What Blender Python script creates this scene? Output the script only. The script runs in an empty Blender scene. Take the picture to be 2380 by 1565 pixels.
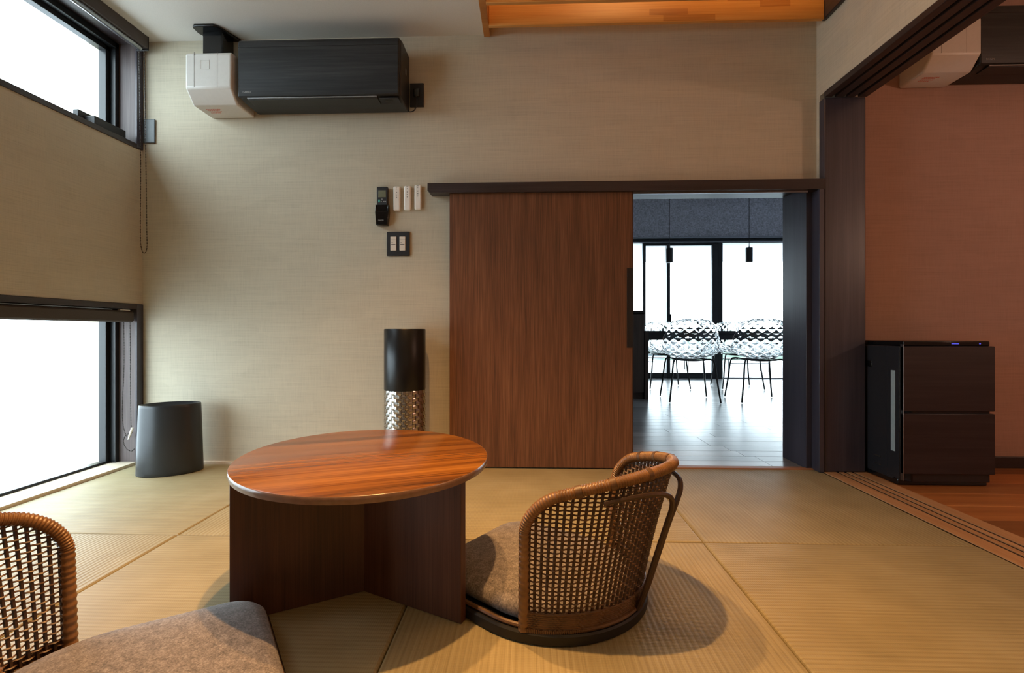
import bpy, math, random
from mathutils import Vector, Matrix
random.seed(7)
PI = math.pi
S = bpy.context.scene
COL = S.collection

# ------------------------------------------------------------------ camera
cam_d = bpy.data.cameras.new('camera')
cam_d.sensor_width = 36.0
cam_d.lens = 36.0 * 1126.0 / 2380.0
cam_d.shift_y = -12.5 / 2380.0
cam_d.clip_start = 0.02
cam_d.clip_end = 1000
cam = bpy.data.objects.new('camera', cam_d)
COL.objects.link(cam)
cam.location = (0, 0, 0.70)
cam.rotation_euler = (PI / 2, 0, math.radians(1.93))
S.camera = cam

# ------------------------------------------------------------------ sky, lamps, exposure
SKY = 10.0
WARM = (1.0, 0.53, 0.19)
world = bpy.data.worlds.new('overcast_sky')
S.world = world
world.use_nodes = True
bg = world.node_tree.nodes['Background']
bg.inputs['Color'].default_value = (0.76, 0.92, 1.0, 1)
bg.inputs['Strength'].default_value = SKY


def lamp(name, kind, loc, energy, color, rot=(0, 0, 0), **kw):
    d = bpy.data.lights.new(name, kind)
    d.energy = energy
    d.color = color
    for k, v in kw.items():
        setattr(d, k, v)
    o = bpy.data.objects.new(name, d)
    COL.objects.link(o)
    o.location = loc
    o.rotation_euler = rot
    return o


def portal(name, loc, rot, sx, sy):
    o = lamp(name, 'AREA', loc, 1.0, (1, 1, 1), rot, shape='RECTANGLE', size=sx, size_y=sy)
    o.data.cycles.is_portal = True
    return o


# daylight sampling portals in the real window openings (they emit nothing)
portal('window_portal', (-2.30, 1.52, 1.95), (0, -PI / 2, 0), 0.56, 1.96)
portal('window_portal', (-2.30, 1.52, 0.41), (0, -PI / 2, 0), 0.84, 1.96)
portal('window_portal', (2.65, 7.32, 0.99), (-PI / 2, 0, 0), 5.7, 2.0)
# two warm ceiling spots over the round table, one downlight further back, one in the side room
lamp('ceiling_spot', 'SPOT', (-0.24, 1.02, 2.20), 165, WARM, spot_size=math.radians(92), spot_blend=1.0, shadow_soft_size=0.022)
lamp('ceiling_spot', 'SPOT', (-0.47, 1.44, 2.20), 115, WARM, spot_size=math.radians(96), spot_blend=1.0, shadow_soft_size=0.022)
lamp('ceiling_spot', 'SPOT', (0.75, -0.45, 2.18), 30, WARM, spot_size=math.radians(120), spot_blend=0.9, shadow_soft_size=0.05)
lamp('side_room_lamp', 'POINT', (3.5, 0.6, 1.5), 34, (1.0, 0.60, 0.42), shadow_soft_size=0.08)
lamp('loft_slat_fill', 'POINT', (0.6, 1.25, 3.02), 26, WARM, shadow_soft_size=0.25)  # unseen fill light added in the loft to brighten the slat faces

S.view_settings.view_transform = 'Standard'
S.view_settings.look = 'None'
S.view_settings.gamma = 1.0
S.view_settings.use_curve_mapping = False
S.view_settings.exposure = 0.0
S.cycles.use_denoising = True
S.cycles.max_bounces = 12
S.cycles.diffuse_bounces = 7
S.cycles.transmission_bounces = 10
S.cycles.transparent_max_bounces = 12
S.cycles.sample_clamp_indirect = 6.0
S.cycles.caustics_refractive = False
S.cycles.caustics_reflective = False


# ------------------------------------------------------------------ materials
def srgb(r, g, b):
    f = lambda c: (c / 255 / 12.92) if c <= 10 else ((c / 255 + 0.055) / 1.055) ** 2.4
    return (f(r), f(g), f(b), 1.0)


class NT:
    def __init__(self, name):
        self.m = bpy.data.materials.new(name)
        self.m.use_nodes = True
        self.t = self.m.node_tree
        self.p = self.t.nodes['Principled BSDF']
        self.out = self.t.nodes['Material Output']
        self.tc = self.t.nodes.new('ShaderNodeTexCoord')

    def n(self, kind, **kw):
        nd = self.t.nodes.new(kind)
        for k, v in kw.items():
            if k in nd.inputs.keys() if hasattr(nd.inputs, 'keys') else False:
                nd.inputs[k].default_value = v
            else:
                setattr(nd, k, v)
        return nd

    def l(self, a, b):
        self.t.links.new(a, b)

    def mapping(self, scale, rot=(0, 0, 0), coord='Object'):
        mp = self.t.nodes.new('ShaderNodeMapping')
        mp.inputs['Scale'].default_value = scale
        mp.inputs['Rotation'].default_value = rot
        self.l(self.tc.outputs[coord], mp.inputs['Vector'])
        return mp.outputs['Vector']

    def noise(self, vec, scale, detail=3, rough=0.55):
        nd = self.t.nodes.new('ShaderNodeTexNoise')
        nd.inputs['Scale'].default_value = scale
        nd.inputs['Detail'].default_value = detail
        nd.inputs['Roughness'].default_value = rough
        if vec is not None:
            self.l(vec, nd.inputs['Vector'])
        return nd.outputs['Fac']

    def ramp(self, fac, stops):
        nd = self.t.nodes.new('ShaderNodeValToRGB')
        el = nd.color_ramp.elements
        while len(el) < len(stops):
            el.new(0.5)
        for e, (pos, c) in zip(el, stops):
            e.position = pos
            e.color = c
        self.l(fac, nd.inputs['Fac'])
        return nd.outputs['Color']

    def mix(self, fac, a, b, mode='MIX'):
        nd = self.t.nodes.new('ShaderNodeMix')
        nd.data_type = 'RGBA'
        nd.blend_type = mode
        for sock, v in ((nd.inputs[0], fac), (nd.inputs[6], a), (nd.inputs[7], b)):
            if hasattr(v, 'is_linked'):
                self.l(v, sock)
            else:
                sock.default_value = v
        return nd.outputs[2]

    def math(self, op, a, b=0.0):
        nd = self.t.nodes.new('ShaderNodeMath')
        nd.operation = op
        for i, v in enumerate((a, b)):
            if hasattr(v, 'is_linked'):
                self.l(v, nd.inputs[i])
            else:
                nd.inputs[i].default_value = v
        return nd.outputs[0]

    def bump(self, h, strength, dist):
        nd = self.t.nodes.new('ShaderNodeBump')
        nd.inputs['Strength'].default_value = strength
        nd.inputs['Distance'].default_value = dist
        self.l(h, nd.inputs['Height'])
        self.l(nd.outputs['Normal'], self.p.inputs['Normal'])

    def color(self, c):
        if hasattr(c, 'is_linked'):
            self.l(c, self.p.inputs['Base Color'])
        else:
            self.p.inputs['Base Color'].default_value = c

    def set(self, **kw):
        for k, v in kw.items():
            self.p.inputs[k.replace('_', ' ')].default_value = v
        return self


def plain(name, c, rough=0.5, var=0.06, metal=0.0, scale=60, bump=0.0, spec=0.5, coat=0.0):
    m = NT(name)
    f = m.noise(m.mapping((1, 1, 1)), scale, 3)
    lo = tuple(x * (1 - var) for x in c[:3]) + (1,)
    hi = tuple(min(1, x * (1 + var)) for x in c[:3]) + (1,)
    m.color(m.ramp(f, [(0.3, lo), (0.7, hi)]))
    m.set(Roughness=rough, Metallic=metal)
    m.p.inputs['Specular IOR Level'].default_value = spec
    m.p.inputs['Coat Weight'].default_value = coat
    if bump:
        m.bump(f, bump, 0.002)
    return m.m


def wood(name, dark, mid, light, axis, rough=0.4, scale=1.0, fine=1.0, spec=0.5, bump=0.05, contrast=(0.3, 0.7), broad=0.62):
    """grain runs along the given object axis"""
    m = NT(name)
    a, c = 0.9 * scale, 14.0 * scale
    sc = [c, c, c]
    sc['XYZ'.index(axis)] = a
    v1 = m.mapping(tuple(sc))
    f1 = m.noise(v1, 1.0, 4, 0.6)
    sc2 = [160.0 * fine] * 3
    sc2['XYZ'.index(axis)] = 3.0 * fine
    f2 = m.noise(m.mapping(tuple(sc2)), 1.0, 2, 0.6)
    f = m.math('ADD', m.math('MULTIPLY', f1, broad), m.math('MULTIPLY', f2, 1.0 - broad))
    m.color(m.ramp(f, [(contrast[0], dark), (0.5, mid), (contrast[1], light)]))
    m.set(Roughness=rough)
    m.p.inputs['Specular IOR Level'].default_value = spec
    m.bump(f2, bump, 0.002)
    return m.m


def wallpaper(name, base, horiz='X'):
    """woven-cloth wallpaper: fine horizontal slubs, weak vertical threads, faint patches"""
    m = NT(name)
    k = 'XY'.index(horiz)
    s1 = [1, 1, 1]
    s1[k] = 5.0
    s1[1 - k] = 1.0
    s1[2] = 260.0
    slub = m.noise(m.mapping(tuple(s1)), 1.0, 3, 0.65)
    s2 = [1, 1, 1]
    s2[k] = 420.0
    s2[1 - k] = 1.0
    s2[2] = 14.0
    warp = m.noise(m.mapping(tuple(s2)), 1.0, 2, 0.5)
    s3 = [1, 1, 1]
    s3[k] = 7.0
    s3[1 - k] = 0.2
    s3[2] = 16.0
    br = m.t.nodes.new('ShaderNodeTexVoronoi')
    br.distance = 'CHEBYCHEV'
    br.feature = 'F1'
    br.inputs['Scale'].default_value = 1.0
    m.l(m.mapping(tuple(s3)), br.inputs['Vector'])
    patch = m.t.nodes.new('ShaderNodeSeparateColor')
    m.l(br.outputs['Color'], patch.inputs[0])
    f = m.math('ADD', m.math('MULTIPLY', slub, 0.62), m.math('MULTIPLY', warp, 0.38))
    dk = tuple(x * 0.88 for x in base[:3]) + (1,)
    lt = tuple(min(1, x * 1.06) for x in base[:3]) + (1,)
    c = m.ramp(f, [(0.34, dk), (0.50, base), (0.66, lt)])
    pv = m.math('ADD', m.math('MULTIPLY', patch.outputs[0], 0.05), 0.96)
    cc = m.t.nodes.new('ShaderNodeCombineColor')
    for i in range(3):
        m.l(pv, cc.inputs[i])
    m.color(m.mix(1.0, c, cc.outputs[0], 'MULTIPLY'))
    m.set(Roughness=0.85)
    m.p.inputs['Specular IOR Level'].default_value = 0.2
    m.bump(f, 0.35, 0.0015)
    return m.m


def tatami_mat():
    m = NT('tatami_rush')
    v = m.mapping((1, 1, 1))
    w = m.t.nodes.new('ShaderNodeTexWave')
    w.bands_direction = 'Y'
    w.inputs['Scale'].default_value = 0.31416 / 0.0145
    w.inputs['Distortion'].default_value = 0.25
    w.inputs['Detail'].default_value = 1.0
    w.inputs['Detail Scale'].default_value = 3.0
    m.l(v, w.inputs['Vector'])
    w2 = m.t.nodes.new('ShaderNodeTexWave')
    w2.bands_direction = 'X'
    w2.inputs['Scale'].default_value = 0.31416 / 0.0052
    w2.inputs['Distortion'].default_value = 0.6
    w2.inputs['Detail'].default_value = 1.0
    m.l(v, w2.inputs['Vector'])
    st = m.noise(m.mapping((3, 420, 1)), 1.0, 2, 0.6)
    blotch = m.noise(v, 5.0, 3, 0.5)
    h = m.math('ADD', m.math('MULTIPLY', w.outputs['Fac'], 0.75), m.math('MULTIPLY', w2.outputs['Fac'], 0.25))
    f = m.math('ADD', m.math('MULTIPLY', st, 0.55), m.math('MULTIPLY', blotch, 0.45))
    c = m.ramp(f, [(0.32, srgb(144, 132, 98)), (0.5, srgb(162, 149, 113)), (0.68, srgb(176, 164, 130))])
    g = m.ramp(h, [(0.0, (0.82, 0.80, 0.76, 1)), (0.55, (1, 1, 1, 1))])
    m.color(m.mix(1.0, c, g, 'MULTIPLY'))
    m.set(Roughness=0.55)
    m.p.inputs['Specular IOR Level'].default_value = 0.35
    m.bump(h, 0.42, 0.0016)
    return m.m


def glass_thin(name, tint=(1, 1, 1, 1)):
    m = NT(name)
    m.t.nodes.remove(m.p)
    tr = m.t.nodes.new('ShaderNodeBsdfTransparent')
    tr.inputs['Color'].default_value = tint
    gl = m.t.nodes.new('ShaderNodeBsdfGlossy')
    gl.inputs['Roughness'].default_value = 0.02
    lw = m.t.nodes.new('ShaderNodeLayerWeight')
    fr = m.t.nodes.new('ShaderNodeMath')
    fr.operation = 'MULTIPLY_ADD'
    m.l(m.math('POWER', lw.outputs['Facing'], 5.0), fr.inputs[0])
    fr.inputs[1].default_value = 0.6
    fr.inputs[2].default_value = 0.04
    mx = m.t.nodes.new('ShaderNodeMixShader')
    m.l(fr.outputs[0], mx.inputs[0])
    m.l(tr.outputs[0], mx.inputs[1])
    m.l(gl.outputs[0], mx.inputs[2])
    m.l(mx.outputs[0], m.out.inputs['Surface'])
    return m.m


def emitter(name, c, strength):
    m = NT(name)
    m.color((0.02, 0.02, 0.02, 1))
    m.p.inputs['Emission Color'].default_value = c
    m.p.inputs['Emission Strength'].default_value = strength
    return m.m


M = {}
M['wallpaper'] = wallpaper('cloth_wallpaper', srgb(194, 186, 166), 'X')
M['wallpaper_side'] = wallpaper('cloth_wallpaper_side', srgb(194, 186, 166), 'Y')
M['wallpaper_brown'] = wallpaper('cloth_wallpaper_brown', srgb(172, 140, 126), 'X')
M['plaster'] = plain('ceiling_paper', srgb(218, 216, 210), 0.9, 0.03, bump=0.1, scale=180, spec=0.2)
M['dark_wall'] = plain('dark_speckled_wallpaper', srgb(186, 186, 194), 0.9, 0.35, scale=55, bump=0.3, spec=0.2)
M['tatami'] = tatami_mat()
M['subfloor'] = plain('subfloor', srgb(92, 66, 38), 0.9)
M['dark_wood_z'] = wood('dark_stained_wood_sky_tint', srgb(44, 42, 52), srgb(58, 56, 68), srgb(76, 74, 86), 'Z', 0.33, spec=0.7)  # blued and lightened beyond the other stained wood to stand for sky reflection
M['dark_wood_x'] = wood('dark_stained_wood_across', srgb(32, 26, 27), srgb(48, 40, 41), srgb(66, 56, 57), 'X', 0.38)
M['dark_wood_y'] = wood('dark_stained_wood_deep', srgb(32, 26, 27), srgb(48, 40, 41), srgb(66, 56, 57), 'Y', 0.38)
M['jamb_wood'] = wood('weathered_dark_jamb', srgb(62, 52, 52), srgb(88, 76, 75), srgb(112, 100, 98), 'Z', 0.55)
M['walnut_z'] = wood('walnut_veneer_upright', srgb(74, 46, 30), srgb(107, 69, 46), srgb(133, 91, 64), 'Z', 0.45, scale=1.6, fine=1.6, broad=0.36)
M['walnut_leg'] = wood('walnut_veneer_leg', srgb(54, 33, 24), srgb(82, 51, 37), srgb(104, 70, 52), 'Z', 0.45, fine=1.4)
M['table_top'] = wood('glossy_teak_top', srgb(70, 40, 16), srgb(122, 74, 28), srgb(152, 100, 42), 'X', 0.24, scale=0.85, fine=0.9, bump=0.02, contrast=(0.36, 0.63))
M['table_edge'] = plain('table_edge_glint', srgb(128, 100, 84), 0.18, 0.1)  # edge colour lightened to stand for the window's glint along it
M['laminated'] = wood('laminated_oak', srgb(186, 122, 56), srgb(206, 146, 74), srgb(220, 166, 96), 'X', 0.35, scale=0.8)
M['laminated_dark'] = wood('laminated_oak_dark', srgb(160, 98, 42), srgb(182, 120, 56), srgb(198, 140, 74), 'X', 0.35, scale=0.8)
M['rail_wood'] = wood('pale_rail_wood', srgb(176, 128, 86), srgb(196, 150, 106), srgb(212, 170, 126), 'Y', 0.5)
M['sill_wood'] = wood('pale_sill_wood', srgb(206, 190, 166), srgb(220, 206, 184), srgb(232, 220, 200), 'Y', 0.5)
M['threshold'] = wood('threshold_wood', srgb(150, 98, 62), srgb(176, 122, 82), srgb(196, 146, 104), 'X', 0.5)
M['groove'] = plain('rail_groove', srgb(36, 28, 26), 0.5)
for i, k in enumerate((0.84, 0.93, 1.0, 1.08)):
    M['plank%d' % i] = wood('grey_oak_plank_%s' % 'abcd'[i], srgb(138 * k, 136 * k, 135 * k), srgb(168 * k, 166 * k, 165 * k), srgb(188 * k, 186 * k, 185 * k), 'X', 0.28, scale=1.2, bump=0.01, spec=1.0)
    M['warm%d' % i] = wood('honey_plank_%s' % 'abcd'[i], srgb(140 * k, 84 * k, 40 * k), srgb(170 * k, 108 * k, 56 * k), srgb(190 * k, 128 * k, 74 * k), 'X', 0.38, scale=1.2)
M['black_alu'] = plain('black_aluminium', srgb(24, 27, 30), 0.38, 0.05, metal=0.0)
M['glass'] = glass_thin('window_glass')
M['blind_fabric'] = plain('blind_fabric', srgb(72, 66, 62), 0.85, 0.18, scale=500, bump=0.2)
M['alu'] = plain('brushed_aluminium', srgb(150, 152, 156), 0.3, 0.05, metal=1.0)
M['bead'] = plain('chain_bead', srgb(44, 38, 32), 0.4)
M['white_plastic'] = plain('white_plastic', srgb(232, 228, 220), 0.38, 0.02)
M['box_white'] = plain('white_box_plastic', srgb(206, 203, 197), 0.4, 0.02)
M['white_seam'] = plain('white_plastic_seam', srgb(150, 146, 140), 0.6)
M['red_print'] = plain('red_print', srgb(206, 110, 90), 0.6)
M['print_grey'] = plain('grey_print', srgb(160, 160, 160), 0.5)
M['ac_black'] = wood('black_ash_panel', srgb(30, 31, 32), srgb(42, 43, 44), srgb(60, 60, 60), 'X', 0.5, scale=2.0, fine=1.2, bump=0.12, spec=0.3)
M['ac_body'] = plain('charcoal_plastic', srgb(36, 37, 37), 0.45)
M['ac_side'] = plain('charcoal_side', srgb(58, 52, 46), 0.5)
M['gloss_black'] = plain('gloss_black_plastic', srgb(16, 17, 19), 0.15)
M['matte_black'] = plain('matte_black_plastic', srgb(28, 28, 31), 0.5)
M['grey_plate'] = plain('grey_blank_plate', srgb(78, 84, 86), 0.45)
M['screen'] = plain('lcd_screen', srgb(112, 116, 98), 0.2)
M['teal_button'] = plain('teal_button', srgb(60, 158, 146), 0.4)
M['switch_white'] = plain('switch_white', srgb(222, 212, 198), 0.4, 0.02)
M['bin_grey'] = plain('gunmetal_plastic', srgb(46, 49, 52), 0.30, 0.03, metal=0.25)
M['tower_black'] = plain('tower_black_metal', srgb(26, 27, 30), 0.33, 0.03, metal=0.35)
M['steel'] = plain('woven_steel', srgb(186, 182, 176), 0.26, 0.05, metal=1.0)
M['rattan'] = plain('rattan_cane', srgb(98, 71, 47), 0.45, 0.28, scale=40)
M['rattan_dark'] = plain('rattan_stake', srgb(64, 44, 30), 0.5, 0.25, scale=40)
M['rattan_rim'] = plain('rattan_wrapping', srgb(128, 92, 56), 0.38, 0.25, scale=30)
M['base_black'] = plain('black_base', srgb(20, 19, 20), 0.5)
M['purifier_front'] = wood('dark_brown_ash', srgb(28, 22, 26), srgb(38, 31, 36), srgb(50, 42, 46), 'X', 0.45, scale=2.0)
M['purifier_body'] = plain('dark_charcoal_body', srgb(34, 34, 38), 0.4)
M['vent_grey'] = plain('pale_grey_vent', srgb(150, 164, 168), 0.4)
M['led'] = emitter('blue_led', (0.10, 0.12, 1.0, 1), 0.7)
M['chair_steel'] = plain('black_tube_steel', srgb(22, 26, 30), 0.35)
M['dining_top'] = plain('dark_table', srgb(26, 27, 32), 0.3)
M['cabinet'] = wood('dark_walnut_cabinet', srgb(48, 38, 34), srgb(66, 54, 48), srgb(84, 70, 62), 'Z', 0.5)
M['soffit'] = wood('grey_soffit_board', srgb(150, 154, 158), srgb(170, 174, 178), srgb(190, 194, 198), 'X', 0.6, scale=0.6)
M['deck'] = plain('terrace_stone', srgb(208, 209, 210), 0.7, 0.08, scale=8)
M['hill'] = plain('hazy_hill', srgb(92, 106, 94), 0.95, 0.3, scale=0.08)
M['sea'] = plain('pale_sea', srgb(150, 160, 168), 0.4, 0.03, scale=0.05)


def felt():
    m = NT('mottled_felt')
    v = m.mapping((1, 1, 1))
    f = m.math('ADD', m.math('MULTIPLY', m.noise(v, 260, 4, 0.7), 0.7), m.math('MULTIPLY', m.noise(v, 60, 2), 0.3))
    m.color(m.ramp(f, [(0.34, srgb(82, 76, 74)), (0.5, srgb(124, 117, 114)), (0.66, srgb(162, 155, 152))]))
    m.set(Roughness=0.95)
    m.p.inputs['Sheen Weight'].default_value = 0.25
    m.p.inputs['Specular IOR Level'].default_value = 0.15
    m.bump(f, 0.5, 0.002)
    return m.m


M['felt'] = felt()


def clear_shell():
    m = NT('clear_polycarbonate')
    m.color((0.93, 0.96, 0.98, 1))
    m.set(Roughness=0.03, IOR=1.45)
    m.p.inputs['Transmission Weight'].default_value = 1.0
    return m.m


M['clear'] = clear_shell()


# ------------------------------------------------------------------ mesh helpers
class MB:
    def __init__(self):
        self.v, self.f = [], []

    def add(self, vs, fs):
        o = len(self.v)
        self.v += [tuple(p) for p in vs]
        self.f += [tuple(i + o for i in f) for f in fs]
        return self

    def box(self, x0, x1, y0, y1, z0, z1):
        vs = [(x, y, z) for z in (z0, z1) for y in (y0, y1) for x in (x0, x1)]
        return self.add(vs, [(0, 2, 3, 1), (4, 5, 7, 6), (0, 1, 5, 4), (2, 6, 7, 3), (0, 4, 6, 2), (1, 3, 7, 5)])

    def prism(self, poly, a0, a1, axis='Y'):
        """poly: (u, w) outline; extruded along axis from a0 to a1. X:(y,z) Y:(x,z) Z:(x,y)"""
        def P(u, w, a):
            return (a, u, w) if axis == 'X' else ((u, a, w) if axis == 'Y' else (u, w, a))
        n = len(poly)
        vs = [P(u, w, a0) for u, w in poly] + [P(u, w, a1) for u, w in poly]
        area = sum(poly[i][0] * poly[(i + 1) % n][1] - poly[(i + 1) % n][0] * poly[i][1] for i in range(n))
        flip = (area > 0) != (axis == 'Y')
        fs = [tuple(range(n))[::-1], tuple(range(n, 2 * n))]
        fs += [(i, (i + 1) % n, n + (i + 1) % n, n + i) for i in range(n)]
        if not flip:
            fs = [f[::-1] for f in fs]
        return self.add(vs, fs)

    def rings(self, rings, closed_u=True, cap0=True, cap1=True, loop=False):
        n = len(rings[0])
        vs = [p for r in rings for p in r]
        fs = []
        m = len(rings)
        for i in range(m if loop else m - 1):
            for j in range(n if closed_u else n - 1):
                a, b = i * n + j, i * n + (j + 1) % n
                c, d = ((i + 1) % m) * n + (j + 1) % n, ((i + 1) % m) * n + j
                fs.append((a, b, c, d))
        if not loop:
            if cap0:
                fs.append(tuple(range(n))[::-1])
            if cap1:
                fs.append(tuple(range((m - 1) * n, m * n)))
        return self.add(vs, fs)

    def tube(self, pts, r, n=8, loop=False):
        pts = [Vector(p) for p in pts]
        m = len(pts)
        rr = r if hasattr(r, '__len__') else [r] * m
        rings = []
        up = None
        for i in range(m):
            a = pts[(i - 1) % m] if (loop or i > 0) else pts[i]
            b = pts[(i + 1) % m] if (loop or i < m - 1) else pts[i]
            t = (b - a).normalized()
            if up is None:
                ref = Vector((0, 0, 1)) if abs(t.z) < 0.9 else Vector((1, 0, 0))
                up = (ref - t * ref.dot(t)).normalized()
            else:
                up = (up - t * up.dot(t)).normalized()
            s = t.cross(up)
            rings.append([pts[i] + (up * math.cos(2 * PI * k / n) + s * math.sin(2 * PI * k / n)) * rr[i] for k in range(n)])
        return self.rings(rings, loop=loop)

    def lathe(self, prof, n=48, cx=0, cy=0, ex=1.0, ey=1.0):
        rings = [[(cx + r * ex * math.cos(2 * PI * k / n), cy + r * ey * math.sin(2 * PI * k / n), z) for k in range(n)] for r, z in prof]
        return self.rings(rings)

    def ball(self, c, r, n=6):
        rings = []
        for i in range(1, n):
            a = -PI / 2 + PI * i / n
            rings.append([(c[0] + r * math.cos(a) * math.cos(2 * PI * k / n), c[1] + r * math.cos(a) * math.sin(2 * PI * k / n), c[2] + r * math.sin(a)) for k in range(n)])
        return self.rings(rings)

    def mesh(self, name, mat, smooth=40):
        me = bpy.data.meshes.new(name)
        me.from_pydata(self.v, [], self.f)
        me.materials.append(mat)
        if smooth:
            me.shade_smooth()
            me.set_sharp_from_angle(angle=math.radians(smooth))
        me.update()
        return me

    def build(self, name, mat, parent=None, bevel=0.0, smooth=40, seg=2, **props):
        o = bpy.data.objects.new(name, self.mesh(name, mat, smooth))
        COL.objects.link(o)
        if parent is not None:
            o.parent = parent
        if bevel:
            b = o.modifiers.new('bevel', 'BEVEL')
            b.width = bevel
            b.segments = seg
            b.limit_method = 'ANGLE'
            b.angle_limit = math.radians(40)
        for k, v in props.items():
            o[k] = v
        return o


def bx(*a):
    return MB().box(*a)


def tag(o, label, cat, group=None, kind=None):
    o['label'] = label
    o['category'] = cat
    if group:
        o['group'] = group
    if kind:
        o['kind'] = kind
    return o


def thing(name, label, cat, loc=(0, 0, 0), rz=0.0, group=None):
    o = bpy.data.objects.new(name, None)
    COL.objects.link(o)
    o.empty_display_size = 0.05
    o.location = loc
    o.rotation_euler = (0, 0, rz)
    return tag(o, label, cat, group)


def struct(name, mb, mat, label, cat, bevel=0.0):
    return tag(mb.build(name, mat, bevel=bevel), label, cat, kind='structure')


def copy_tree(o, parent=None):
    c = o.copy()
    COL.objects.link(c)
    if parent is not None:
        c.parent = parent
    for ch in [x for x in o.children]:
        copy_tree(ch, c)
    return c


def text_mesh(name, s, size, mat, parent, loc, rot, depth=0.0004):
    cu = bpy.data.curves.new(name, 'FONT')
    cu.body = s
    cu.size = size
    cu.extrude = depth
    tmp = bpy.data.objects.new(name, cu)
    COL.objects.link(tmp)
    dg = bpy.context.evaluated_depsgraph_get()
    dg.update()
    me = bpy.data.meshes.new_from_object(tmp.evaluated_get(dg))
    bpy.data.objects.remove(tmp)
    me.materials.clear()
    me.materials.append(mat)
    o = bpy.data.objects.new(name, me)
    COL.objects.link(o)
    o.parent = parent
    o.location = loc
    o.rotation_euler = rot
    return o


def spline(pts, n):
    """Catmull-Rom through the points"""
    P = [Vector(p) for p in pts]
    P = [P[0] * 2 - P[1]] + P + [P[-1] * 2 - P[-2]]
    out = []
    for i in range(1, len(P) - 2):
        for k in range(n):
            t = k / n
            a, b, c, d = P[i - 1], P[i], P[i + 1], P[i + 2]
            out.append(0.5 * ((2 * b) + (c - a) * t + (2 * a - 5 * b + 4 * c - d) * t * t + (3 * b - a - 3 * c + d) * t ** 3))
    out.append(P[-2])
    return out


# ================================================================== SETTING
XL, XR, YB, YF, ZC = -2.06, 1.468, 2.52, -1.05, 2.245
XR2 = 1.668            # far side of the right wall
YD = 2.735             # dining side of the back wall
ZT = 3.3               # top of the loft space

# back wall with the low doorway (X 0.50..1.44, Z 0..1.40)
w = MB()
w.box(-2.36, 0.48, YB, YD, -0.1, ZT)
w.box(0.48, 1.44, YB, YD, 1.462, ZT)
w.box(1.44, XR2, YB, YD, -0.1, ZT)
struct('wall_back', w, M['wallpaper'], 'beige cloth-papered wall carrying the black air conditioner and sliding door', 'wall')

# left wall, solid parts round the two long windows
Y0w, Y1w = 0.55, 2.487
w = MB()
w.box(XL - 0.25, XL, YF, YB, 0.843, 1.660)
w.box(XL - 0.25, XL, YF, YB, 2.235, ZC + 0.1)
w.box(XL - 0.25, XL, YF, Y0w, -0.1, 0.843)
w.box(XL - 0.25, XL, YF, Y0w, 1.660, 2.235)
w.box(XL - 0.25, XL - 0.005, Y1w + 0.02, YB, -0.1, 0.843)
w.box(XL - 0.25, XL - 0.005, Y1w + 0.02, YB, 1.660, 2.235)
struct('wall_left', w, M['wallpaper_side'], 'beige cloth-papered wall between the high window and the floor-level window', 'wall')

# right wall over the wide opening and its end behind the post
w = MB()
w.box(XR, XR2, YF, 2.49, 1.885, ZT)
w.box(XR, XR2, 2.49, YB, 0, ZT)
struct('wall_right', w, M['wallpaper_side'], 'pale papered wall above the wide opening to the side room', 'wall')
struct('wall_front', bx(-2.31, 4.2, YF - 0.12, YF, -0.1, ZT), M['wallpaper'], 'papered wall on the near side of the room', 'wall')

# ceiling with the opening to the loft
OX0, OY0 = -0.231, 0.62
w = MB()
w.box(XL - 0.25, OX0, YF, YB, ZC, ZC + 0.12)
w.box(OX0, XR, YF, OY0, ZC, ZC + 0.12)
struct('ceiling', w, M['plaster'], 'plain off-white ceiling beside the timber slatted opening', 'ceiling')
w = MB()
w.box(OX0 - 0.1, XR2, OY0 - 0.1, YD, ZT, ZT + 0.1)
w.box(OX0 - 0.1, OX0, OY0 - 0.1, YB, ZC + 0.12, ZT)
w.box(OX0, XR, OY0 - 0.1, OY0, ZC + 0.12, ZT)
struct('ceiling', w, M['plaster'], 'white lining of the loft space above the slatted opening', 'ceiling')

# tatami floor: sub-floor plus sixteen square mats
floor = struct('floor', bx(XL - 0.08, XR, YF, YB, -0.12, -0.035), M['subfloor'], 'floor of straw-coloured square tatami mats', 'floor')
mx = [-2.058, -1.205, -0.312, 0.580, 1.463]
my = [2.500, 1.628, 0.742, -0.144, -1.03]


def mat_bm(hx, hy):
    g = MB()
    b, z0, z1 = 0.006, -0.035, 0.0
    prof = [(0, z0), (0, z1 - b), (b * 0.3, z1 - b * 0.3), (b, z1)]
    rings = [[(sx * (hx - i), sy * (hy - i), z) for sx, sy in ((-1, -1), (1, -1), (1, 1), (-1, 1))] for i, z in prof]
    return g.rings(rings)


mesh_cache = {}
for r in range(4):
    for c in range(4):
        x0, x1, y1, y0 = mx[c], mx[c + 1], my[r], my[r + 1]
        depth = ((r + c) % 2 == 1)           # rush runs away from the camera on every other mat
        if r == 0 or r == 1 or True:
            depth = ((r == 0) == (c % 2 == 1)) if r < 2 else ((r + c) % 2 == 1)
        hx, hy = (x1 - x0) / 2 - 0.0012, (y1 - y0) / 2 - 0.0012
        if depth:
            hx, hy = hy, hx
        key = (round(hx, 3), round(hy, 3))
        if key not in mesh_cache:
            mesh_cache[key] = mat_bm(hx, hy).mesh('tatami_mat', M['tatami'], 0)
        o = bpy.data.objects.new('tatami_mat', mesh_cache[key])
        COL.objects.link(o)
        o.parent = floor
        o.location = ((x0 + x1) / 2, (y0 + y1) / 2, random.uniform(-0.0015, 0.0005))
        o.rotation_euler = (0, 0, PI / 2 if depth else 0)

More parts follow.
